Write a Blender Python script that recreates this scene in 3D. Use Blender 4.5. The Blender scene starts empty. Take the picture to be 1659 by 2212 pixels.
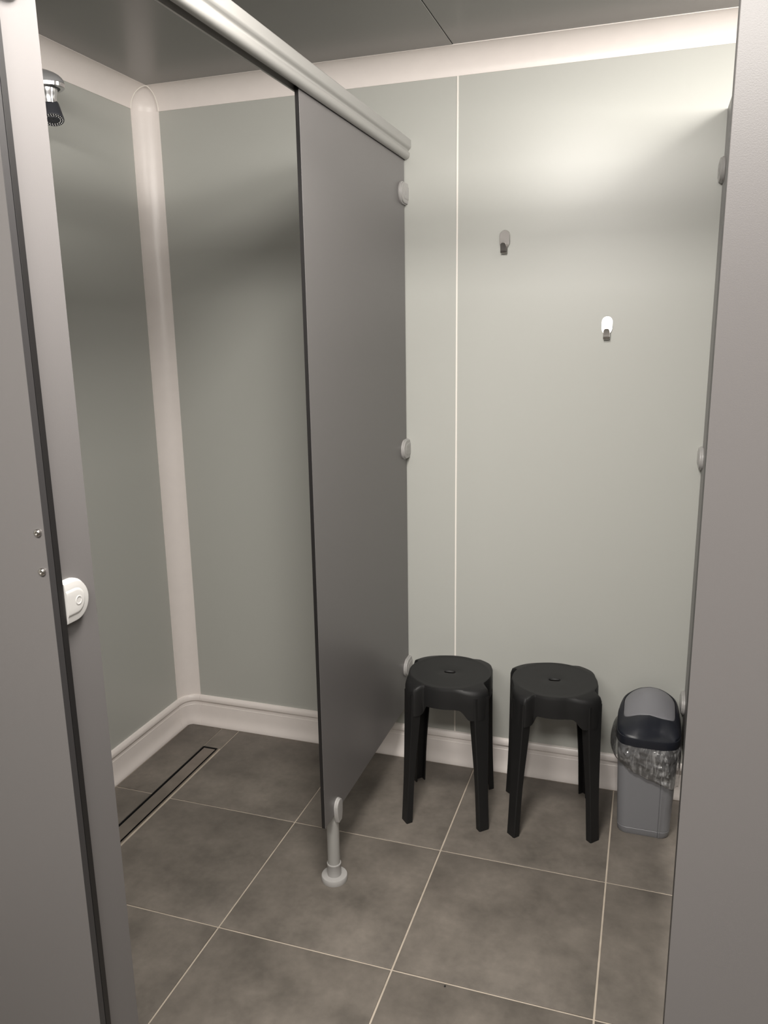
import bpy, bmesh, math, random
from math import sin, cos, pi, radians
from mathutils import Vector, Matrix, noise

# ------------------------------------------------------------------ camera
SC = bpy.context.scene
COL = SC.collection
cam_data = bpy.data.cameras.new('camera')
cam = bpy.data.objects.new('camera', cam_data)
COL.objects.link(cam)
YAW, PITCH, ROLL = -0.3243, 0.2228, -0.0161
fw = Vector((sin(YAW) * cos(PITCH), cos(YAW) * cos(PITCH), -sin(PITCH)))
rt = Vector((cos(YAW), -sin(YAW), 0))
up = rt.cross(fw)
r2 = rt * cos(ROLL) + up * sin(ROLL)
u2 = -rt * sin(ROLL) + up * cos(ROLL)
M = Matrix((r2, u2, -fw)).transposed().to_4x4()
M.translation = Vector((1.5942, -2.3734, 1.4265))
cam.matrix_world = M
cam_data.sensor_fit = 'VERTICAL'
cam_data.sensor_height = 36.0
cam_data.lens = 1708.4 / 2212 * 36.0
cam_data.clip_start = 0.02
SC.camera = cam

# ------------------------------------------------------------------ world, lamps, exposure
W = bpy.data.worlds.new('world')
SC.world = W
W.use_nodes = True
W.node_tree.nodes['Background'].inputs[0].default_value = (1.0, 0.97, 0.94, 1)
W.node_tree.nodes['Background'].inputs[1].default_value = 0.05


def area(name, loc, target, sx, sy, power, color=(1, 0.955, 0.90)):
    d = bpy.data.lights.new(name, 'AREA')
    d.shape = 'RECTANGLE'
    d.size, d.size_y, d.energy, d.color = sx, sy, power, color
    o = bpy.data.objects.new(name, d)
    COL.objects.link(o)
    o.location = loc
    o.rotation_euler = (Vector(target) - Vector(loc)).to_track_quat('-Z', 'Y').to_euler()
    return o


# ceiling battens: one over the corridor in front of the cubicles, one over the room to the right
area('corridor_lamp', (1.45, -2.80, 2.13), (1.40, -1.60, 0.92), 1.5, 0.22, 56)
area('return_panel_fill', (1.27, -1.42, 2.15), (1.27, -1.42, 1.2), 0.3, 0.30, 30)  # unseen fill light inside the cubicle, added to brighten the return panel's top
area('neighbour_lamp', (2.12, -0.66, 2.135), (1.62, -0.62, 1.45), 0.36, 0.70, 36)

VS = SC.view_settings
VS.view_transform = 'Standard'
VS.look = 'None'
VS.gamma = 1
VS.exposure = 0.09
VS.use_curve_mapping = False

# ------------------------------------------------------------------ helpers


def srgb(r, g, b):
    def f(c):
        c /= 255
        return c / 12.92 if c <= 0.04045 else ((c + 0.055) / 1.055) ** 2.4
    return (f(r), f(g), f(b), 1)


def mat(name, color, rough=0.5, metal=0.0, noise_amt=0.0, noise_scale=30, bump=0.0, bump_scale=400, spec=0.5):
    m = bpy.data.materials.new(name)
    m.use_nodes = True
    nt = m.node_tree
    b = nt.nodes['Principled BSDF']
    b.inputs['Base Color'].default_value = color
    b.inputs['Roughness'].default_value = rough
    b.inputs['Metallic'].default_value = metal
    b.inputs['Specular IOR Level'].default_value = spec
    tc = nt.nodes.new('ShaderNodeTexCoord')
    if noise_amt:
        n = nt.nodes.new('ShaderNodeTexNoise')
        n.inputs['Scale'].default_value = noise_scale
        n.inputs['Detail'].default_value = 5
        nt.links.new(tc.outputs['Object'], n.inputs['Vector'])
        r = nt.nodes.new('ShaderNodeMapRange')
        r.inputs[1].default_value, r.inputs[2].default_value = 0.3, 0.7
        r.inputs[3].default_value, r.inputs[4].default_value = 1 - noise_amt, 1 + noise_amt
        nt.links.new(n.outputs[0], r.inputs[0])
        mx = nt.nodes.new('ShaderNodeMix')
        mx.data_type = 'RGBA'
        mx.blend_type = 'MULTIPLY'
        mx.inputs[0].default_value = 1
        mx.inputs[6].default_value = color
        nt.links.new(r.outputs[0], mx.inputs[7])
        nt.links.new(mx.outputs[2], b.inputs['Base Color'])
    if bump:
        n2 = nt.nodes.new('ShaderNodeTexNoise')
        n2.inputs['Scale'].default_value = bump_scale
        n2.inputs['Detail'].default_value = 2
        nt.links.new(tc.outputs['Object'], n2.inputs['Vector'])
        bp = nt.nodes.new('ShaderNodeBump')
        bp.inputs['Strength'].default_value = bump
        bp.inputs['Distance'].default_value = 0.0005
        nt.links.new(n2.outputs[0], bp.inputs['Height'])
        nt.links.new(bp.outputs[0], b.inputs['Normal'])
    return m


M_WALL = mat('wall_panel_grey_green', (0.475, 0.480, 0.448, 1), 0.34, bump=0.06, bump_scale=300)
M_CEIL = mat('ceiling_panel', (0.22, 0.218, 0.203, 1), 0.26)
M_WALLX = mat('corridor_wall', (0.62, 0.60, 0.56, 1), 0.5)
M_TRIM = mat('trim_offwhite_plastic', (0.87, 0.81, 0.775, 1), 0.36, noise_amt=0.012, noise_scale=25)
M_SEAL = mat('sealant_white', (0.90, 0.86, 0.80, 1), 0.35)
M_HPL = mat('laminate_grey', (0.160, 0.1515, 0.150, 1), 0.36, bump=0.12, bump_scale=900)
M_HPLBLK = mat('laminate_core_black', (0.012, 0.011, 0.011, 1), 0.45)
M_EDGE = mat('rebate_dark_grey', (0.040, 0.038, 0.039, 1), 0.45)
M_ALU = mat('rail_painted_grey', (0.36, 0.355, 0.34, 1), 0.34, metal=0.15)
M_NYLON = mat('bracket_grey_nylon', (0.38, 0.37, 0.36, 1), 0.28)
M_WHITE = mat('bracket_white_nylon', (0.56, 0.55, 0.535, 1), 0.32)
M_STEEL = mat('brushed_steel', (0.50, 0.48, 0.46, 1), 0.24, metal=1.0)
M_STEEL2 = mat('drain_steel', (0.30, 0.265, 0.235, 1), 0.40, metal=0.75, noise_amt=0.15, noise_scale=14)
M_CHROME = mat('chrome', (0.70, 0.70, 0.71, 1), 0.20, metal=1.0)
M_SATIN = mat('satin_chrome', (0.52, 0.52, 0.53, 1), 0.42, metal=0.55)
M_DARKRUB = mat('dark_grey_rubber', (0.050, 0.052, 0.062, 1), 0.45)
M_BLACK = mat('black_void', (0.006, 0.006, 0.006, 1), 0.7)
M_STOOL = mat('black_plastic', (0.0088, 0.0088, 0.0091, 1), 0.52, spec=0.42, bump=0.25, bump_scale=1500, noise_amt=0.06, noise_scale=40)
M_BIN = mat('bin_grey_plastic', (0.20, 0.202, 0.215, 1), 0.42, bump=0.15, bump_scale=1200)
M_FLAP = mat('bin_flap_grey', (0.20, 0.20, 0.215, 1), 0.36, bump=0.15, bump_scale=1200)
M_NAVY = mat('bin_lid_navy', (0.0100, 0.0118, 0.0185, 1), 0.42)
M_GROUT = mat('grout_beige', (0.46, 0.40, 0.33, 1), 0.8, noise_amt=0.12, noise_scale=18)


def make_tile_mat():
    m = bpy.data.materials.new('cement_tile')
    m.use_nodes = True
    nt = m.node_tree
    L = nt.links.new
    b = nt.nodes['Principled BSDF']
    tc = nt.nodes.new('ShaderNodeTexCoord')
    oi = nt.nodes.new('ShaderNodeObjectInfo')
    vm = nt.nodes.new('ShaderNodeVectorMath')
    vm.operation = 'SCALE'
    vm.inputs['Scale'].default_value = 37.0
    comb = nt.nodes.new('ShaderNodeCombineXYZ')
    L(oi.outputs['Random'], comb.inputs[0])
    L(oi.outputs['Random'], comb.inputs[2])
    L(comb.outputs[0], vm.inputs[0])
    add = nt.nodes.new('ShaderNodeVectorMath')
    L(tc.outputs['Object'], add.inputs[0])
    L(vm.outputs[0], add.inputs[1])
    n1 = nt.nodes.new('ShaderNodeTexNoise')
    n1.inputs['Scale'].default_value = 5.5
    n1.inputs['Detail'].default_value = 7
    n1.inputs['Roughness'].default_value = 0.62
    L(add.outputs[0], n1.inputs['Vector'])
    n2 = nt.nodes.new('ShaderNodeTexNoise')
    n2.inputs['Scale'].default_value = 60
    n2.inputs['Detail'].default_value = 4
    L(add.outputs[0], n2.inputs['Vector'])
    cr = nt.nodes.new('ShaderNodeValToRGB')
    cr.color_ramp.elements[0].position = 0.32
    cr.color_ramp.elements[0].color = (0.100, 0.088, 0.075, 1)
    cr.color_ramp.elements[1].position = 0.70
    cr.color_ramp.elements[1].color = (0.202, 0.178, 0.153, 1)
    L(n1.outputs[0], cr.inputs[0])
    mr = nt.nodes.new('ShaderNodeMapRange')
    mr.inputs[1].default_value, mr.inputs[2].default_value = 0.3, 0.7
    mr.inputs[3].default_value, mr.inputs[4].default_value = 0.94, 1.06
    L(n2.outputs[0], mr.inputs[0])
    mx = nt.nodes.new('ShaderNodeMix')
    mx.data_type = 'RGBA'
    mx.blend_type = 'MULTIPLY'
    mx.inputs[0].default_value = 1
    L(cr.outputs[0], mx.inputs[6])
    L(mr.outputs[0], mx.inputs[7])
    L(mx.outputs[2], b.inputs['Base Color'])
    b.inputs['Roughness'].default_value = 0.52
    bp = nt.nodes.new('ShaderNodeBump')
    bp.inputs['Strength'].default_value = 0.12
    bp.inputs['Distance'].default_value = 0.001
    L(n2.outputs[0], bp.inputs['Height'])
    L(bp.outputs[0], b.inputs['Normal'])
    return m


M_TILE = make_tile_mat()


def make_bag_mat():
    m = bpy.data.materials.new('clear_plastic_film')
    m.use_nodes = True
    nt = m.node_tree
    L = nt.links.new
    for n in list(nt.nodes):
        nt.nodes.remove(n)
    out = nt.nodes.new('ShaderNodeOutputMaterial')
    tr = nt.nodes.new('ShaderNodeBsdfTransparent')
    tr.inputs[0].default_value = (0.97, 0.97, 0.97, 1)
    gl = nt.nodes.new('ShaderNodeBsdfGlossy')
    gl.inputs['Roughness'].default_value = 0.16
    df = nt.nodes.new('ShaderNodeBsdfTranslucent')
    df.inputs[0].default_value = (0.75, 0.75, 0.75, 1)
    d2 = nt.nodes.new('ShaderNodeBsdfDiffuse')
    d2.inputs[0].default_value = (0.75, 0.75, 0.75, 1)
    fr = nt.nodes.new('ShaderNodeLayerWeight')
    fr.inputs[0].default_value = 0.48
    ms = nt.nodes.new('ShaderNodeMixShader')
    ms.inputs[0].default_value = 0.5
    L(df.outputs[0], ms.inputs[1])
    L(d2.outputs[0], ms.inputs[2])
    m1 = nt.nodes.new('ShaderNodeMixShader')
    L(tr.outputs[0], m1.inputs[1])
    L(ms.outputs[0], m1.inputs[2])
    m2 = nt.nodes.new('ShaderNodeMixShader')
    L(fr.outputs['Fresnel'], m2.inputs[0])
    L(m1.outputs[0], m2.inputs[1])
    L(gl.outputs[0], m2.inputs[2])
    tc = nt.nodes.new('ShaderNodeTexCoord')
    n = nt.nodes.new('ShaderNodeTexNoise')
    n.inputs['Scale'].default_value = 45
    n.inputs['Detail'].default_value = 2
    L(tc.outputs['Object'], n.inputs['Vector'])
    bp = nt.nodes.new('ShaderNodeBump')
    bp.inputs['Strength'].default_value = 0.9
    bp.inputs['Distance'].default_value = 0.006
    L(n.outputs[0], bp.inputs['Height'])
    L(bp.outputs[0], gl.inputs['Normal'])
    mp = nt.nodes.new('ShaderNodeMapping')
    mp.inputs['Rotation'].default_value = (0, 0.6, 0)
    mp.inputs['Scale'].default_value = (70, 40, 22)
    L(tc.outputs['Object'], mp.inputs[0])
    nf = nt.nodes.new('ShaderNodeTexNoise')
    nf.inputs['Scale'].default_value = 1.0
    nf.inputs['Detail'].default_value = 3
    nf.inputs['Distortion'].default_value = 1.2
    L(mp.outputs[0], nf.inputs['Vector'])
    cr = nt.nodes.new('ShaderNodeValToRGB')
    for e, (p_, c_) in zip(cr.color_ramp.elements, ((0.46, 0.10), (0.72, 0.85))):
        e.position, e.color = p_, (c_, c_, c_, 1)
    L(nf.outputs[0], cr.inputs[0])
    sx = nt.nodes.new('ShaderNodeSeparateXYZ')
    L(tc.outputs['Object'], sx.inputs[0])
    mr = nt.nodes.new('ShaderNodeMapRange')
    mr.inputs[1].default_value, mr.inputs[2].default_value = -0.09, 0.04
    mr.inputs[3].default_value, mr.inputs[4].default_value = 0.25, 1.0
    L(sx.outputs[0], mr.inputs[0])
    mu = nt.nodes.new('ShaderNodeMath')
    mu.operation = 'MULTIPLY_ADD'
    L(cr.outputs[0], mu.inputs[0])
    L(mr.outputs[0], mu.inputs[1])
    mu.inputs[2].default_value = 0.08
    L(mu.outputs[0], m1.inputs[0])
    L(m2.outputs[0], out.inputs[0])
    return m


M_BAG = make_bag_mat()


class MB:
    """collects geometry for one mesh object"""

    def __init__(s):
        s.v, s.f, s.mi = [], [], []

    def add(s, verts, faces, mi=0):
        o = len(s.v)
        s.v += [tuple(p) for p in verts]
        for f in faces:
            s.f.append(tuple(i + o for i in f))
            s.mi.append(mi)
        return s

    def box(s, x0, x1, y0, y1, z0, z1, mi=0, face_mi=None):
        v = [(x, y, z) for z in (z0, z1) for y in (y0, y1) for x in (x0, x1)]
        f = [(0, 2, 3, 1), (4, 5, 7, 6), (0, 1, 5, 4), (2, 6, 7, 3), (0, 4, 6, 2), (1, 3, 7, 5)]  # -z +z -y +y -x +x
        o = len(s.v)
        s.v += v
        for k, q in enumerate(f):
            s.f.append(tuple(i + o for i in q))
            s.mi.append(face_mi[k] if face_mi else mi)
        return s

    def rows(s, rows, closed_u=True, cap0=False, cap1=False, mi=0):
        """rows: list of rings with equal point counts"""
        n = len(rows[0])
        v = [p for r in rows for p in r]
        f = []
        for i in range(len(rows) - 1):
            for j in range(n if closed_u else n - 1):
                k = (j + 1) % n
                f.append((i * n + j, i * n + k, (i + 1) * n + k, (i + 1) * n + j))
        if cap0:
            f.append(tuple(range(n))[::-1])
        if cap1:
            f.append(tuple((len(rows) - 1) * n + j for j in range(n)))
        return s.add(v, f, mi)

    def lathe(s, prof, n=32, c=(0, 0, 0), mi=0, cap0=True, cap1=True):
        rows = [[(c[0] + r * cos(2 * pi * j / n), c[1] + r * sin(2 * pi * j / n), c[2] + z) for j in range(n)] for r, z in prof]
        return s.rows(rows, True, cap0, cap1, mi)

    def prism(s, pts, h0, h1, axis='z', mi=0):
        """extrude a 2-D outline; axis x: (y,z) outline, y: (x,z) outline, z: (x,y) outline"""
        def mk(p, h):
            return {'x': (h, p[0], p[1]), 'y': (p[0], h, p[1]), 'z': (p[0], p[1], h)}[axis]
        return s.rows([[mk(p, h0) for p in pts], [mk(p, h1) for p in pts]], True, True, True, mi)

    def tube(s, pts, r, n=8, mi=0):
        pts = [Vector(p) for p in pts]
        rows = []
        for i, p in enumerate(pts):
            d = (pts[min(i + 1, len(pts) - 1)] - pts[max(i - 1, 0)]).normalized()
            a = d.orthogonal().normalized() if i == 0 else (pa - d * pa.dot(d)).normalized()
            pa = a
            b = d.cross(a)
            rows.append([p + a * r * cos(2 * pi * k / n) + b * r * sin(2 * pi * k / n) for k in range(n)])
        return s.rows(rows, True, True, True, mi)

    def build(s, name, mats, parent=None, smooth=None, bevel=0, loc=None, seg=2):
        me = bpy.data.meshes.new(name)
        me.from_pydata(s.v, [], s.f)
        if not isinstance(mats, (list, tuple)):
            mats = [mats]
        for m in mats:
            me.materials.append(m)
        me.polygons.foreach_set('material_index', s.mi)
        bm = bmesh.new()
        bm.from_mesh(me)
        bmesh.ops.recalc_face_normals(bm, faces=bm.faces)
        bm.to_mesh(me)
        bm.free()
        if smooth is not None:
            me.shade_smooth()
            me.set_sharp_from_angle(angle=radians(smooth))
        o = bpy.data.objects.new(name, me)
        COL.objects.link(o)
        if bevel:
            md = o.modifiers.new('bevel', 'BEVEL')
            md.width, md.segments, md.limit_method, md.angle_limit = bevel, seg, 'ANGLE', radians(40)
            if smooth is None:
                me.shade_smooth()
                md.harden_normals = True
        if parent:
            o.parent = parent
        if loc:
            o.location = loc
        return o


def thing(name, label, cat, loc=(0, 0, 0), rz=0, group=None):
    o = bpy.data.objects.new(name, None)
    o.empty_display_size = 0.1
    COL.objects.link(o)
    o.location = loc
    o.rotation_euler = (0, 0, rz)
    o['label'], o['category'] = label, cat
    if group:
        o['group'] = group
    return o


def struct(o):
    o['kind'] = 'structure'
    return o


# ------------------------------------------------------------------ setting: floor, walls, ceiling
H = 2.186
XR, YF = 4.2, -4.4          # far right wall, wall behind the camera
XS = 1.035                  # panel seam
DR0, DR1, DRY0, DRY1 = 0.1525, 0.2125, -1.36, -0.1485   # shower drain opening

fm = MB()
fm.box(-0.1, DR0, YF - .1, 0.1, -0.12, -0.0022)
fm.box(DR1, XR + .1, YF - .1, 0.1, -0.12, -0.0022)
fm.box(DR0, DR1, DRY1, 0.1, -0.12, -0.0022)
fm.box(DR0, DR1, YF - .1, DRY0, -0.12, -0.0022)
floor = struct(fm.build('floor', M_GROUT))

g = 0.0022
tile_cache = {}


def tile(x0, x1, y0, y1):
    x0, x1, y0, y1 = x0 + g, x1 - g, y0 + g, y1 - g
    w, d = round(x1 - x0, 4), round(y1 - y0, 4)
    key = (w, d)
    if key not in tile_cache:
        e = 0.0012
        rows = []
        for ins, z in ((0, -0.008), (0, -e), (e * .3, -e * .3), (e, 0)):
            rows.append([(-w / 2 + ins, -d / 2 + ins, z), (w / 2 - ins, -d / 2 + ins, z), (w / 2 - ins, d / 2 - ins, z), (-w / 2 + ins, d / 2 - ins, z)])
        o = MB().rows(rows, True, True, True).build('tile', M_TILE, floor, smooth=50)
        tile_cache[key] = o
    else:
        o = tile_cache[key].copy()
        COL.objects.link(o)
        o.parent = floor
    o.location = ((x0 + x1) / 2, (y0 + y1) / 2, 0)


ys = [-0.0143 - 0.45 * k for k in range(0, 10)]
ylast = YF
xs = [0.2212, 0.6545] + [1.1045 + 0.45 * k for k in range(7)]
for j in range(len(ys) - 1):
    for i in range(len(xs) - 1):
        tile(xs[i], xs[i + 1], ys[j + 1], ys[j])
yl = [-0.0143, -0.459] + ys[2:]
for j in range(len(yl) - 1):
    y0, y1 = yl[j + 1], yl[j]
    if y1 > DRY0 - .05:
        tile(0.0145, 0.1520, y0, y1)
    else:
        tile(0.0145, 0.2212, y0, y1)
tile(0.1505, 0.2212, -0.1480, -0.0143)

# walls: slabs with the decorative panels set on them, a white joint strip between two panels
wb = struct(MB().box(-0.1, XR + .1, 0.003, 0.12, -0.12, H + .1).build('wall_back', M_WALL))
MB().box(0, XS - .0022, 0, 0.003, 0, H).build('panel', M_WALL, wb)
MB().box(XS + .0022, 2.235, 0, 0.003, 0, H).build('panel', M_WALL, wb)
MB().box(2.239, XR, 0, 0.003, 0, H).build('panel', M_WALL, wb)
MB().box(XS - .0024, XS + .0024, -0.0010, 0.003, 0.10, H - .061).build('joint_strip', M_SEAL, wb, bevel=0.0006)
wl = struct(MB().box(-0.12, -0.003, YF - .1, 0.1, -0.12, H + .1).build('wall_left', M_WALL))
MB().box(-0.003, 0, -1.25, 0, 0, H).build('panel', M_WALL, wl)
MB().box(-0.003, 0, YF, -1.2544, 0, H).build('panel', M_WALL, wl)
struct(MB().box(XR, XR + .12, YF - .1, 0.1, -0.12, H + .1).build('wall_right', M_WALLX))
struct(MB().box(-0.1, XR + .1, YF - .12, YF, -0.12, H + .1).build('wall_front', M_WALLX))
ce = struct(MB().box(-0.1, XR + .1, YF - .1, 0.1, H + .008, H + .12).build('ceiling', M_CEIL))
MB().box(0, XS - .001, YF, 0, H - .001, H + .008).build('panel', M_CEIL, ce, bevel=.001)
MB().box(XS + .001, 2.235, YF, 0, H, H + .008).build('panel', M_CEIL, ce, bevel=.001)
MB().box(2.238, XR, YF, 0, H, H + .008).build('panel', M_CEIL, ce, bevel=.001)

# cove trims along the ceiling and up the corner
R = 0.062
NA = 14


def cove_profile():
    """closed outline in (a,b): a = out from first surface, b = out from second surface"""
    e = 0.0016
    pts = [(0, 0), (0, R), (e, R)]
    for k in range(1, NA):
        t = pi / 2 * k / NA
        pts.append((R - (R - e) * cos(t), R - (R - e) * sin(t)))
    pts += [(R, e), (R, 0)]
    return pts


cp = cove_profile()
struct(MB().rows([[(x, -a, H - b) for a, b in cp] for x in (R, XR)], True, True, True).build('trim_1', M_TRIM, smooth=25))
struct(MB().rows([[(a, y, H - b) for a, b in cp] for y in (YF, -R)], True, True, True).build('trim_2', M_TRIM, smooth=25))
struct(MB().rows([[(a, -b, z) for a, b in cp] for z in (0.116, H - R)], True, True, True).build('trim_3', M_TRIM, smooth=25))
# rounded cap where the three coves meet, outlined with sealant
cen = Vector((R, -R, H - R))
RC = R - 0.0012


def oct_pt(th, ph, rr):
    return cen + Vector((-cos(th) * cos(ph), sin(th) * cos(ph), sin(ph))) * rr


m = MB()
rows = [[oct_pt(pi / 2 * j / 12, pi / 2 * i / 12 * .985, RC) for j in range(13)] for i in range(13)]
m.rows(rows, False)
for pts in ([oct_pt(pi / 2 * j / 12, 0, 1) for j in range(13)], [oct_pt(0, pi / 2 * i / 12, 1) for i in range(13)], [oct_pt(pi / 2, pi / 2 * i / 12, 1) for i in range(13)]):
    m.rows([[cen + (p - cen) * RC for p in pts], [cen + (p - cen) * (R + .002) for p in pts]], False)
cap = struct(m.build('trim_4', M_TRIM, smooth=35))
for fn in (lambda t: oct_pt(0, t, RC - .0014), lambda t: oct_pt(pi / 2, t, RC - .0014)):
    MB().tube([fn(pi / 2 * i / 16) for i in range(17)], 0.0016, 8).build('sealant_bead', M_SEAL, cap, smooth=60)

# baseboards
HB = 0.1187
bprof = [(0, 0), (0.0145, 0), (0.0146, 0.006), (0.0125, 0.013), (0.0098, 0.021), (0.0072, 0.030), (0.0058, 0.040), (0.0052, 0.050),
         (0.0052, 0.080), (0.0044, 0.081), (0.0044, 0.0925), (0.0066, 0.0945), (0.0108, 0.0985), (0.0118, 0.105), (0.0104, 0.1120), (0.0066, 0.1172), (0, HB)]
struct(MB().rows([[(x, -u, z) for u, z in bprof] for x in (R + .0005, XR)], True, True, True).build('baseboard_back', M_TRIM, smooth=32))
struct(MB().rows([[(u, y, z) for u, z in bprof] for y in (YF, -R - .0005)], True, True, True).build('baseboard_left', M_TRIM, smooth=32))
rows = []
NB = 14
for k in range(NB + 1):
    t = pi / 2 * k / NB
    ring = []
    for u, z in bprof:
        u += 0.0006 if u > 0 else 0
        rk = 0.034 + (R - 0.034) * min(1, max(0, (z - .006) / 0.075)) ** 0.6
        # straight run from the joint to the arc, then the arc
        full = R + .0003
        a, b = rk - (rk - u) * cos(t), rk - (rk - u) * sin(t)
        if k == 0:
            b = full
        if k == NB:
            a = full
        ring.append((a, -b, z))
    rows.append(ring)
struct(MB().rows(rows, True, True, True).build('baseboard_corner', M_TRIM, smooth=32))

# ------------------------------------------------------------------ shower drain
dr = thing('floor_drain', 'long narrow linear shower drain set in the floor tiles beside the left wall', 'drain', (0.1825, -0.75, -0.03))


def drain_local(mb):
    mb.v = [(x - 0.1825, y + 0.75, z + 0.03) for x, y, z in mb.v]
    return mb


x0, x1, y0, y1 = DR0 + .0004, DR1 - .0004, DRY0 + .0004, DRY1 - .0004
t = 0.0016
m = MB().box(x0, x1, y0, y1, -0.032, -0.030)
m.box(x0, x0 + t, y0, y1, -0.03, 0.0003).box(x1 - t, x1, y0, y1, -0.03, 0.0003).box(x0 + t, x1 - t, y1 - t, y1, -0.03, 0.0003).box(x0 + t, x1 - t, y0, y0 + t, -0.03, 0.0003)
drain_local(m).build('channel', M_BLACK, dr)
m = MB().box(x0 - .0016, x0 - .0004, y0, y1, -.004, .0004).box(x1 + .0004, x1 + .0028, y0, y1, -.004, .0004)
drain_local(m).build('rim', M_STEEL2, dr)
drain_local(MB().box(x0 + .0075, x1 - .0075, y0 + .008, y1 - .0075, -0.0026, -0.0006)).build('cover_plate', M_STEEL2, dr, bevel=.001)

# ------------------------------------------------------------------ cubicle panels
T0, T1 = 0.2048, 1.9275
XP0, XP1 = 0.8665, 0.8763


def slab(name, x0, x1, y0, y1, z0, z1, parent, face_axis, ml=M_HPL):
    """laminate board: grey faces, black core on its edges"""
    fm_ = {'x': [1, 1, 1, 1, 0, 0], 'y': [1, 1, 0, 0, 1, 1]}[face_axis]
    mb = MB().box(x0, x1, y0, y1, z0, z1, 0, fm_)
    px, py, pz = parent.location
    mb.v = [(a - px, b - py, c - pz) for a, b, c in mb.v]
    return mb.build(name, [ml, M_HPLBLK], parent, bevel=0.0006, seg=1)


def d_outline(w, h, n=9, sx=1, inset=0.0, back=0.0):
    """D shape: straight side at 0, rounded side at w; returned as (depth, height)"""
    r = min(w, h / 2) - inset
    cx = w - inset - r
    hh = h / 2 - inset
    rr = min(r, hh)
    pts = [(back, -hh)]
    pts += [(cx + rr * cos(-pi / 2 + pi / 2 * k / n), -hh + rr + rr * sin(-pi / 2 + pi / 2 * k / n)) for k in range(n + 1)]
    pts += [(cx + rr * cos(pi / 2 * k / n), hh - rr + rr * sin(pi / 2 * k / n)) for k in range(n + 1)]
    pts.append((back, hh))
    return pts


def bracket(parent, name, base, nrm, out, zc, material, w=0.062, h=0.062, label=None, both=True):
    """D bracket on a panel face. base: point on face at the straight side; nrm: face normal axis sign (+1/-1 along x);
    out: +1/-1 direction along y of the rounded side"""
    px, py, pz = parent.location
    mb = MB()

    def ring(inset, hgt, k=1.0):
        return [(base[0] + nrm * hgt - px, base[1] + out * d - py, zc + z - pz) for d, z in d_outline(w, h, inset=inset)]
    hs = [(0.0, 0.0), (0.0, 0.0044), (0.0008, 0.0054), (0.0020, 0.0057), (0.0023, 0.0060), (0.0024, 0.0086), (0.0034, 0.0100), (0.0100, 0.0112), (0.0122, 0.0113), (0.0138, 0.0124), (0.0160, 0.0127), (0.0220, 0.0128)]
    mb.rows([ring(i, hh) for i, hh in hs], True, True, True)
    o = mb.build(name, material, parent, smooth=28)
    # screw cap in the middle
    cap_ = MB()
    n = 18
    yc = base[1] + out * (w * 0.46)
    prof = [(0.0066, 0.0120), (0.0066, 0.0130), (0.0060, 0.0133), (0.0042, 0.0131), (0.0036, 0.0126), (0.001, 0.0126)]
    cap_.rows([[(base[0] + nrm * hh - px, yc + r * cos(2 * pi * k / n) - py, zc + r * sin(2 * pi * k / n) - pz) for k in range(n)] for r, hh in prof], True, False, True)
    cap_.build('screw_cap', material, o, smooth=35)
    if label:
        o['label'] = label
    # foot of the angle against the wall
    return o


mid = thing('shower_partition', 'grey laminate partition between the shower and the stools, black front edge, on one leg', 'partition', (0.8714, -0.37, 0))
slab('panel', XP0, XP1, -0.743, -0.0045, T0, 1.935, mid, 'x')
BZ = (1.823, 1.071, 0.343)
for z in BZ:
    bracket(mid, 'wall_bracket', (XP1, -0.0008), 1, -1, z, M_NYLON)
# leg with forked clamp
lx, ly = 0.8630, -0.664
lg = MB().lathe([(0.0345, 0), (0.0350, 0.003), (0.0350, 0.0125), (0.0338, 0.0150), (0.0310, 0.0158), (0.0192, 0.0158)], 40, (lx - mid.location[0], ly - mid.location[1], 0)).build('foot_flange', M_NYLON, mid, smooth=35)
MB().lathe([(0.0186, 0.0150), (0.0186, 0.0470), (0.0192, 0.0480), (0.0192, 0.0500), (0.0184, 0.0512), (0.0166, 0.0512)], 36, (lx - mid.location[0], ly - mid.location[1], 0), cap0=False, cap1=False).build('collar', M_NYLON, lg, smooth=35)
m = MB().lathe([(0.0164, 0.014), (0.0164, 0.172)], 36, (lx - mid.location[0], ly - mid.location[1], 0))
# cut-away shoulder rising into the two clamp cheeks
n = 36
rows = []
for k in range(7):
    tt = k / 6
    ring = []
    for j in range(n):
        a = 2 * pi * j / n
        ring.append((lx - mid.location[0] + 0.0164 * cos(a) * (1 - .10 * tt ** 2), ly - mid.location[1] + 0.0164 * sin(a) * (1 - .45 * tt ** 2), 0.172 + 0.030 * tt))
    rows.append(ring)
m.rows(rows, True, False, True)
m.build('leg', M_ALU, mid, smooth=40)
for s, xf in ((1, XP1), (-1, XP0)):
    m = MB()

    def cheek(ins, dx):
        pts = []
        w_, zb_, zt_ = 0.0205 - ins, 0.180, 0.244 - ins
        for k in range(13):
            a = pi * k / 12
            pts.append((w_ * cos(a), zt_ - w_ + w_ * sin(a)))
        pts += [(-w_ * .92, zb_ + .02), (-w_ * .55, zb_), (w_ * .55, zb_), (w_ * .92, zb_ + .02)]
        return [(xf + s * dx - mid.location[0], ly + y - mid.location[1], z) for y, z in pts]
    m.rows([cheek(0, 0), cheek(0, .0042), cheek(.0012, .0052), cheek(.0018, .0052), cheek(.0018, .0084), cheek(.0032, .0096), cheek(.006, .0098)], True, True, True)
    m.build('clamp_cheek', M_NYLON, lg, smooth=30)

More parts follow.
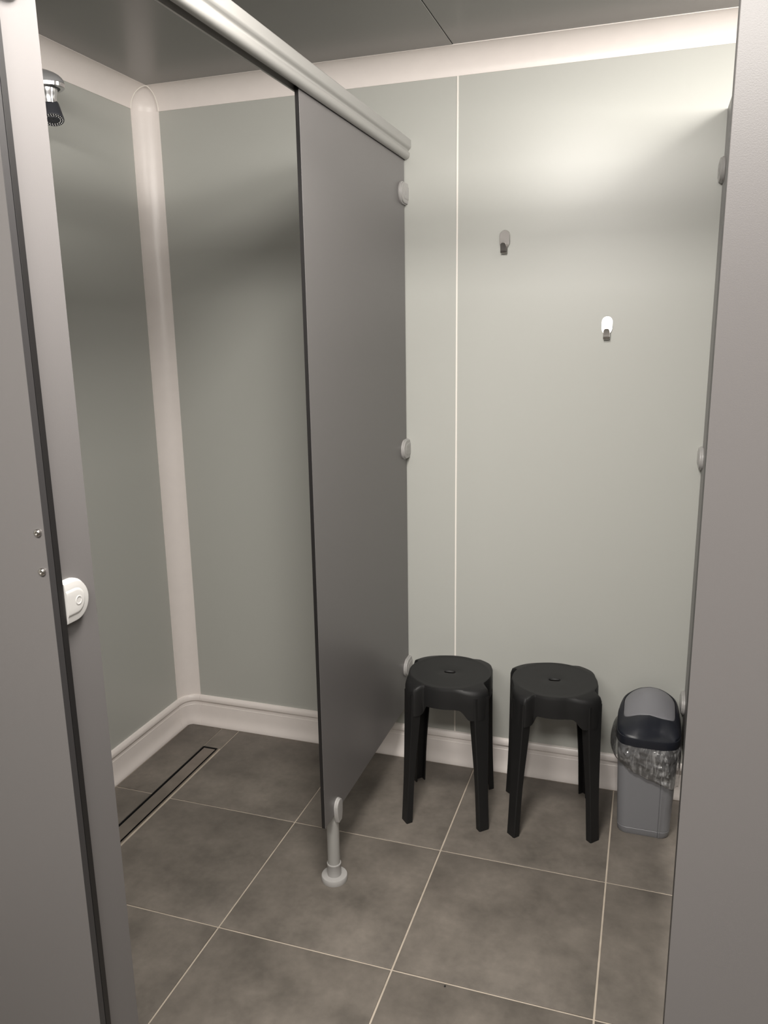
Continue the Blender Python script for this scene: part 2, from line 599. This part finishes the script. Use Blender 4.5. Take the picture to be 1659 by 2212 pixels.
# short return panel at the front left, with white brackets to the pilaster
FY1, FY0 = -1.5767, -1.5980        # back and front of the cubicle front
nib = thing('return_panel', 'narrow grey upright panel at the left behind the pilaster, with a white bracket', 'partition', (0.8714, -1.541, 0))
slab('panel', XP0, XP1, FY1 + .0005, -1.5055, T0, 1.935, nib, 'x')
for z in (1.832, 1.0865, 0.343):
    bracket(nib, 'corner_bracket', (XP1, FY1 + .0008), 1, 1, z, M_WHITE, 0.0475, 0.060, label='white rounded bracket')

# front pilasters
XL1 = 0.8852
pl = thing('left_pilaster', 'grey front panel at the left edge with two steel bolt heads and a dark edge', 'partition', (0.45, -1.587, 0))
px, py = pl.location[0], pl.location[1]
MB().box(0.01 - px, XL1 - px, FY0 - py, FY1 - .0103 - py, T0, 1.9165, 0, [1, 1, 0, 1, 1, 1]).build('panel', [M_HPL, M_EDGE], pl, bevel=.0006, seg=1)
MB().box(0.01 - px, XL1 + .0004 - px, FY1 - .0100 - py, FY1 - py, T0, 1.9165, 0, [1, 1, 1, 0, 1, 1]).build('edge_core', [M_HPL, M_HPLBLK], pl, bevel=.0005, seg=1)
for z in (1.1885, 1.1375):
    n = 20
    prof = [(0.0050, 0), (0.0050, .0024), (0.0044, .0038), (0.0032, .0045), (0.0020, .0047), (0.0018, .0034)]
    MB().rows([[(0.8755 + r * cos(2 * pi * k / n) - px, FY0 - h - py, z + r * sin(2 * pi * k / n)) for k in range(n)] for r, h in prof], True, False, True).build('bolt_head', M_STEEL, pl, smooth=40)

XR0 = 1.6468
pr = thing('right_pilaster', 'plain grey front panel filling the right edge of the picture', 'partition', (1.8, -1.587, 0))
slab('panel', XR0, 1.96, FY0, FY1, T0, 1.9165, pr, 'y')

# side partition at the right, brackets to the wall
XQ0, XQ1 = 1.7432, 1.7532
sd = thing('side_partition', 'right side partition seen nearly edge on, behind the bin', 'partition', (1.748, -0.78, 0))
slab('panel', XQ0, XQ1, FY1 + .001, -0.004, T0, 1.9745, sd, 'x')
for z in (1.823, 1.071, 0.330):
    bracket(sd, 'wall_bracket', (XQ0, -0.0008), -1, -1, z, M_NYLON)

# head rail: along the top of the shower partition to the cubicle front, and along the front
rail = thing('head_rail', 'grey moulded rail running along the top of the shower partition', 'rail', (0.8714, -0.79, 1.973))
half = [(0.0030, 0.0), (0.0185, 0.0), (0.0235, -0.0012), (0.0258, -0.0040), (0.0260, -0.0215), (0.0250, -0.0250), (0.0222, -0.0280), (0.0196, -0.0298), (0.0182, -0.0318), (0.0180, -0.0335),
        (0.0188, -0.0352), (0.0206, -0.0364), (0.0214, -0.0385), (0.0215, -0.0440), (0.0205, -0.0490), (0.0172, -0.0530), (0.0125, -0.0553), (0.0085, -0.0560)]
inner = [(0.0085, -0.0400)]
prof = half + inner + [(-a, b) for a, b in reversed(half + inner)]
MB().rows([[(a, y + 0.79, b) for a, b in prof] for y in (FY1 + .006, -0.0012)], True, True, True).build('rail', M_ALU, rail, smooth=32)
ymid = (FY0 + FY1) / 2
MB().rows([[(x - 0.8714, ymid + 0.79 + a, b) for a, b in prof] for x in (0.001, 1.96)], True, True, True).build('rail', M_ALU, rail, smooth=32)

# ------------------------------------------------------------------ coat hooks


def coat_hook(label, x, ztop, tilt):
    t = thing('coat_hook', label, 'hook', (x, -0.0002, ztop - 0.06), 0, 'coat hooks on the back wall')
    w = 0.0150
    pts = [(w * cos(pi * k / 14), 0.060 - w + w * sin(pi * k / 14)) for k in range(15)]
    pts += [(-w, 0.026), (-w * .93, 0.021), (-w * .78, 0.017), (-0.0085, 0.0115), (0.0085, 0.0115), (w * .78, 0.017), (w * .93, 0.021), (w, 0.026)]
    o = MB().prism(pts, -0.0034, 0, 'y').build('backplate', M_STEEL, t, smooth=30, bevel=.0005)
    # bent strip: down from the plate, round, and up again
    path = [(-0.0026, 0.014), (-0.0028, 0.004)]
    for k in range(1, 12):
        a = pi * k / 12
        path.append((-0.0028 - 0.0062 + 0.0062 * cos(a), 0.002 - 0.0062 * sin(a) * 1.0))
    path += [(-0.0154, 0.004), (-0.0166, 0.012), (-0.0176, 0.0175), (-0.0182, 0.0205), (-0.0187, 0.0228), (-0.0190, 0.0240)]
    hw = [0.0085] * (len(path) - 4) + [0.0084, 0.0074, 0.0055, 0.0030]
    th = 0.0016
    rows = []
    for i, (y, z) in enumerate(path):
        a, b = path[max(0, i - 1)], path[min(len(path) - 1, i + 1)]
        dy, dz = b[0] - a[0], b[1] - a[1]
        l = math.hypot(dy, dz)
        ny, nz = dz / l * th / 2, -dy / l * th / 2
        rows.append([(-hw[i], y - ny, z - nz), (hw[i], y - ny, z - nz), (hw[i], y + ny, z + nz), (-hw[i], y + ny, z + nz)])
    MB().rows(rows, True, True, True).build('hook', M_STEEL, t, smooth=40)
    t.rotation_euler = tilt
    t.location.y -= 0.0034 if tilt[0] else 0.0014
    return t


coat_hook('upper steel coat hook, darker, to the right of the panel joint', 1.1755, 1.7075, (0, 0, radians(-5)))
coat_hook('lower steel coat hook with a bright plate, high above the bin', 1.4690, 1.4620, (radians(-6), 0, 0))

# ------------------------------------------------------------------ stools


def make_stool(label, loc, rz):
    st = thing('stool', label, 'stool', (loc[0], loc[1], 0), rz, 'stools by the back wall')
    ZT = 0.438
    R0, R1 = 0.1235, 0.1525
    N = 288

    def sm(x):
        x = max(0, min(1, x))
        return x * x * (3 - 2 * x)

    def swirl(th):
        t = (math.degrees(th) - 45 + 45) % 90 - 45     # angle from nearest leg, -45..45
        if t <= 9:
            k = sm((t + 36) / 38)
        else:
            k = 1 - sm((t - 9) / 7.5)
        return t, k
    rr, ra = [], []
    seat = MB()
    rows = [[] for _ in range(17)]
    for j in range(N):
        th = 2 * pi * j / N
        t, k = swirl(th)
        r = R0 + (R1 - R0) * k
        zt = ZT - 0.001 - 0.0035 * k
        dip = sm((t + 30) / 17) * (1 - sm((t - 13) / 9))
        zb = ZT - 0.062 - 0.030 * dip ** 2
        c, s = cos(th), sin(th)
        # finger slot, a stadium
        hl, hr = 0.0085, 0.0068
        d = 1e9
        # ray to stadium boundary
        lo, hi = 0.0, 0.03
        for _ in range(24):
            md = (lo + hi) / 2
            x, y = md * c, md * s
            q = math.hypot(max(abs(x) - hl, 0), y)
            if q < hr:
                lo = md
            else:
                hi = md
        hrad = lo
        spec = [(hrad + .0018, ZT - .0008 - .0002), (hrad + .006, ZT), (0.05, ZT), (R0 * .80, ZT), (R0 - .012, ZT), (R0 - .0075, ZT + .0008), (R0 - .004, ZT + .0006 - .001 * k),
                (r - .012 * k - .0022, zt + .001), (r - .0012 - .0035 * k, zt - .003 - .0015 * k), (r, zt - .0085 - .0075 * k), (r + .0008, ZT - .045), (r + .0012, zb), (r - .003, zb),
                (r - .0036, ZT - .03), (0.105, ZT - .006), (hrad + .004, ZT - .006), (hrad, ZT - .0045)]
        for i, (a, z) in enumerate(spec):
            rows[i].append((a * c, a * s, z))
    rows.append(rows[0])
    seat.rows(rows, True)
    seat.build('seat', M_STOOL, st, smooth=38)
    # four channel legs
    for q in range(4):
        phi = radians(45 + 90 * q)
        er = Vector((cos(phi), sin(phi), 0))
        tw = phi - radians(7)                 # the faces follow the swirl of the rim
        en, et = Vector((cos(tw), sin(tw), 0)), Vector((-sin(tw), cos(tw), 0))
        rows = []
        NZ = 14
        for i in range(NZ + 1):
            u = i / NZ
            z = 0.413 * (1 - u)
            ro = 0.1508 + 0.0185 * u ** 1.4
            w = 0.0245 - 0.0070 * sm(u * 1.25) - 0.001 * u
            dp = 0.030 - 0.011 * sm(u * 1.4)
            th = 0.0036
            b = 0.0022
            o = er * ro + Vector((0, 0, z))
            sec = [(-w, -dp), (-w - .0004, -b), (-w + b, 0), (w - b, 0), (w + .0004, -b), (w, -dp), (w - th, -dp), (w - th, -th), (-w + th, -th), (-w + th, -dp)]
            rows.append([o + et * a + en * d for a, d in sec])
        MB().rows(rows, True, True, True).build('leg', M_STOOL, st, smooth=30)
    return st


make_stool('left black plastic stool, next to the shower partition', (1.0735, -0.2330), radians(6))
make_stool('right black plastic stool, next to the bin', (1.3775, -0.2010), radians(10))

# ------------------------------------------------------------------ bin


def rrect(hx, hy, r, n=7, notch=None):
    """rounded rectangle outline, counter clockwise from the +x side; notch = x of a groove in the -y face"""
    pts = []
    for cx, cy, a0 in ((hx - r, hy - r, 0), (-hx + r, hy - r, 90), (-hx + r, -hy + r, 180), (hx - r, -hy + r, 270)):
        for k in range(n + 1):
            a = radians(a0 + 90 * k / n)
            pts.append((cx + r * cos(a), cy + r * sin(a)))
        if a0 == 180:
            for k in range(1, 8):
                pts.append((-hx + r + (notch - .0016 + hx - r) * k / 8, -hy))
            pts += [(notch - .0013, -hy), (notch - .0010, -hy + .0022), (notch + .0003, -hy + .0022), (notch + .0006, -hy - .0016), (notch + .004, -hy - .0016), ((notch + hx - r) / 2 + .002, -hy - .0010)]
    return pts


BX, BY = 1.6440, -0.1330
bn = thing('waste_bin', 'grey plastic waste bin with navy swing lid, in the right corner', 'bin', (BX, BY, 0))
rows = []
for z, hx, hy, r in ((0.0, .066, .092, .024), (0.0, .0695, .0955, .026), (0.004, .0715, .0975, .027), (0.020, .0728, .0988, .027), (0.0208, .0720, .0980, .027), (0.0222, .0720, .0980, .027), (0.023, .0730, .0990, .027),
                     (0.10, .0758, .1015, .028), (0.20, .0792, .1048, .029), (0.286, .0822, .1075, .030)):
    rows.append([(x, y, z) for x, y in rrect(hx, hy, r, notch=.0405)])
MB().rows(rows, True, True, True).build('body', M_BIN, bn, smooth=35)
# lid frame: band, then a vaulted cover with the flap set into it
LX, LY, LR = 0.0875, 0.1130, 0.036
ZB, ZR = 0.283, 0.309


def sm01(x):
    x = max(0, min(1, x))
    return x * x * (3 - 2 * x)


def vault(x, y):
    """height of the lid over its plan: a low barrel, rising to the back, with a scooped front"""
    ax = min(1, abs(x - .004) / 0.086)
    k = sm01((y + 0.045) / 0.12)
    top = 0.036 + 0.030 * k
    side = 0.004 + 0.011 * k
    h = side + (top - side) * (1 - ax ** 2.0)
    rec = 0.030 * math.exp(-((x - .030) / .036) ** 2)
    fr = max(0, min(1, (y + LY - .002 - rec) / 0.075))
    h *= math.sin(fr * pi / 2) ** 0.85
    br = max(0, min(1, (LY - y) / 0.022))
    h *= 0.35 + 0.65 * math.sqrt(1 - (1 - br) ** 2)
    sd = max(0, min(1, (LX - abs(x)) / 0.014))
    h *= 0.3 + 0.7 * math.sqrt(1 - (1 - sd) ** 2)
    return ZR + h


def srect(hx, hy, k, n=64, p=4.5):
    """superellipse ring scaled k"""
    out = []
    for j in range(n):
        a = 2 * pi * j / n
        c, s = cos(a), sin(a)
        out.append((hx * k * math.copysign(abs(c) ** (2 / p), c), hy * k * math.copysign(abs(s) ** (2 / p), s)))
    return out


NL = 96
rows = []
for sc_, z in ((0.955, ZB + .004), (0.985, ZB), (1.0, ZB + .001), (1.008, ZB + .012), (1.006, ZR - .003), (0.998, ZR), (0.985, ZR + .0004), (0.978, ZR - .0006)):
    rows.append([(x, y, z) for x, y in srect(LX, LY, sc_, NL)])
RIM_IN = srect(LX, LY, 0.972, NL)


# opening ring: the flap's outline in plan
def flap_ring(k, n=NL):
    out = []
    for j in range(n):
        a = 2 * pi * j / n
        c, s = cos(a), sin(a)
        p = 5.0
        x = 0.0725 * math.copysign(abs(c) ** (2 / p), c)
        y = 0.032 + 0.0640 * math.copysign(abs(s) ** (2 / p), s)
        out.append((x * k, 0.032 + (y - 0.032) * k))
    return out


fl = flap_ring(1.0)
fo = flap_ring(1.035)
for q in (0.02, 0.06, 0.12, 0.2, 0.3, 0.4, 0.5, 0.6, 0.7, 0.8, 0.9, 1.0):
    rows.append([(a[0] + (b[0] - a[0]) * q, a[1] + (b[1] - a[1]) * q, vault(a[0] + (b[0] - a[0]) * q, a[1] + (b[1] - a[1]) * q) + .003 * min(1, q / .3)) for a, b in zip(RIM_IN, fo)])
rows.append([(x, y, vault(x, y) + .0022) for x, y in fl])
rows.append([(x, y, vault(x, y) - .006) for x, y in fl])
MB().rows(rows, True, False, False).build('lid', M_NAVY, bn, smooth=45)
rows = []
for k in (0.988, 0.985, 0.96, 0.85, 0.7, 0.5, 0.3, 0.12):
    dz = {0.988: -.006, 0.985: .0002}.get(k, .0020)
    rows.append([(x, y, vault(x, y) + dz) for x, y in flap_ring(k)])
MB().rows(rows, True, False, True).build('flap', M_FLAP, bn, smooth=50)

# clear bin liner hanging out from under the lid
bag = MB()
NB_, NV = 220, 36
rnd = random.Random(4)
rows = [[] for _ in range(NV + 1)]
outer = srect(LX * .968, LY * .975, 1.0, NB_, 5)
for j, (x, y) in enumerate(outer):
    a = math.atan2(y, x)
    n_ = Vector((x, y, 0)).normalized()
    s = (x + LX) / (2 * LX)                       # 0 left .. 1 right
    front = max(0, -y / LY)
    hem = 0.232 - 0.072 * s ** 1.1 - 0.004 * front + 0.010 * noise.noise((x * 28, y * 28, 3))
    if y > 0:
        hem = max(hem, 0.20)
    left = max(0, -x / LX)
    right = max(0, x / LX)
    for i in range(NV + 1):
        v = i / NV
        z = 0.2855 + (hem - 0.2855) * v
        bul = 0.014 * left ** 2 * sin(pi * min(1, v * .9 + .12)) + 0.006 * sin(pi * min(1, v * 1.02))
        n1 = noise.noise((x * 30 + z * 26, z * 30 - x * 18, 1.3))
        n2 = noise.noise((x * 75 - z * 50, z * 55 + x * 40, 7.7))
        wr = (0.25 + 1.1 * s ** 1.5) * (0.0075 * (1 - 2.4 * abs(n1)) + 0.0040 * (1 - 2.6 * abs(n2)))
        off = 0.0022 + bul * (0.3 + v) + max(-.001, wr * min(1, v * 5)) - 0.004 * max(0, v - .85)
        if x > 0.055:
            off = min(off, 0.0072)
        rows[i].append((x + n_.x * off, y + n_.y * off, z))
bg = bag.rows(rows, True).build('bin_liner', M_BAG, None, smooth=180, loc=(BX, BY, 0))
bg['label'], bg['category'] = 'clear plastic liner hanging out under the lid of the bin', 'bin bag'

# ------------------------------------------------------------------ shower head
sh = thing('shower_head', 'chrome shower head with dark spray face high on the left wall', 'shower head', (0, -0.545, 2.053))
rows = []
n = 24


def house(z, kx, ky):
    """D plan from the wall: half ellipse"""
    pts = []
    for k in range(n + 1):
        a = -pi / 2 + pi * k / n
        pts.append((0.0005 + 0.137 * kx * max(0, cos(a)) ** 0.8, 0.053 * ky * sin(a), z))
    return pts


dome = [house(0.0052, 1.0, 1.0)]
for k in range(1, 11):
    a = pi / 2 * k / 10.3
    dome.append(house(0.0052 + 0.046 * sin(a), cos(a) ** 1.0, cos(a) ** .8))
MB().rows(dome, True, True, True).build('housing', M_SATIN, sh, smooth=40)
MB().rows([house(0.0050, .985, .985), house(0.0046, 1.0, 1.0), house(-0.0040, .995, .995), house(-0.0055, .975, .975), house(-0.0050, .90, .90), house(0.002, .88, .88)], True, True, False).build('chrome_band', M_CHROME, sh, smooth=40)
MB().rows([house(-0.0016, .9, .9), house(0.001, .9, .9)], True, True, True).build('underside', M_DARKRUB, sh)
cx = 0.0925
ball = [(0.0225, 0.001), (0.0232, -0.003)]
ball += [(0.0232 - .0045 * sin(a) ** 2, -0.003 - 0.031 * a / pi * 2) for a in [pi / 2 * k / 8 for k in range(1, 9)]]
ball += [(0.0186, -0.040)]
MB().lathe(ball, 36, (cx, 0, 0)).build('swivel_neck', M_CHROME, sh, smooth=50)
noz = MB().lathe([(0.012, 0.036), (0.0180, 0.0345), (0.0190, 0.032), (0.0268, -0.004), (0.0275, -0.008), (0.0267, -0.0105), (0.0256, -0.0096), (0.0135, -0.0090), (0.0128, -0.0105), (0.003, -0.0105), (0.0016, -0.0095)], 40)
NZL = Matrix.Translation((cx + .008, -0.002, -0.071)) @ Matrix.Rotation(radians(-14), 4, 'Y') @ Matrix.Rotation(radians(-15), 4, 'X')
noz.v = [tuple(NZL @ Vector(p)) for p in noz.v]
nz = noz.build('spray_nozzle', M_DARKRUB, sh, smooth=35)
nb = MB()
for rad, cnt in ((0.0234, 24), (0.0180, 18)):
    for k in range(cnt):
        a = 2 * pi * k / cnt
        c = Vector((rad * cos(a), rad * sin(a), -0.0092))
        rows = []
        for r, z in ((0.0011, 0), (0.0010, -.0018), (0.0006, -.0024)):
            rows.append([NZL @ (c + Vector((r * cos(2 * pi * q / 6), r * sin(2 * pi * q / 6), z))) for q in range(6)])
        nb.rows(rows, True, False, True)
o = nb.build('spray_nubs', mat('nub_white', (0.75, 0.75, 0.73, 1), .4), nz, smooth=60)
o['kind'] = 'stuff'

# ------------------------------------------------------------------ debris on the floor
sp = MB()
rows = []
for r_, z_ in ((0.0015, 0.0002), (0.0022, 0.0008), (0.0020, 0.0018), (0.0010, 0.0025)):
    rows.append([(r_ * cos(2 * pi * k / 9) * (1 + .2 * sin(3 * k)), r_ * 1.15 * sin(2 * pi * k / 9), z_) for k in range(9)])
sp.rows(rows, True, True, True)
sp = sp.build('speck', M_BLACK, None, smooth=60, loc=(1.2326, -0.9244, 0))
sp['label'], sp['category'] = 'tiny black crumb beside the front grout line of the floor', 'crumb'
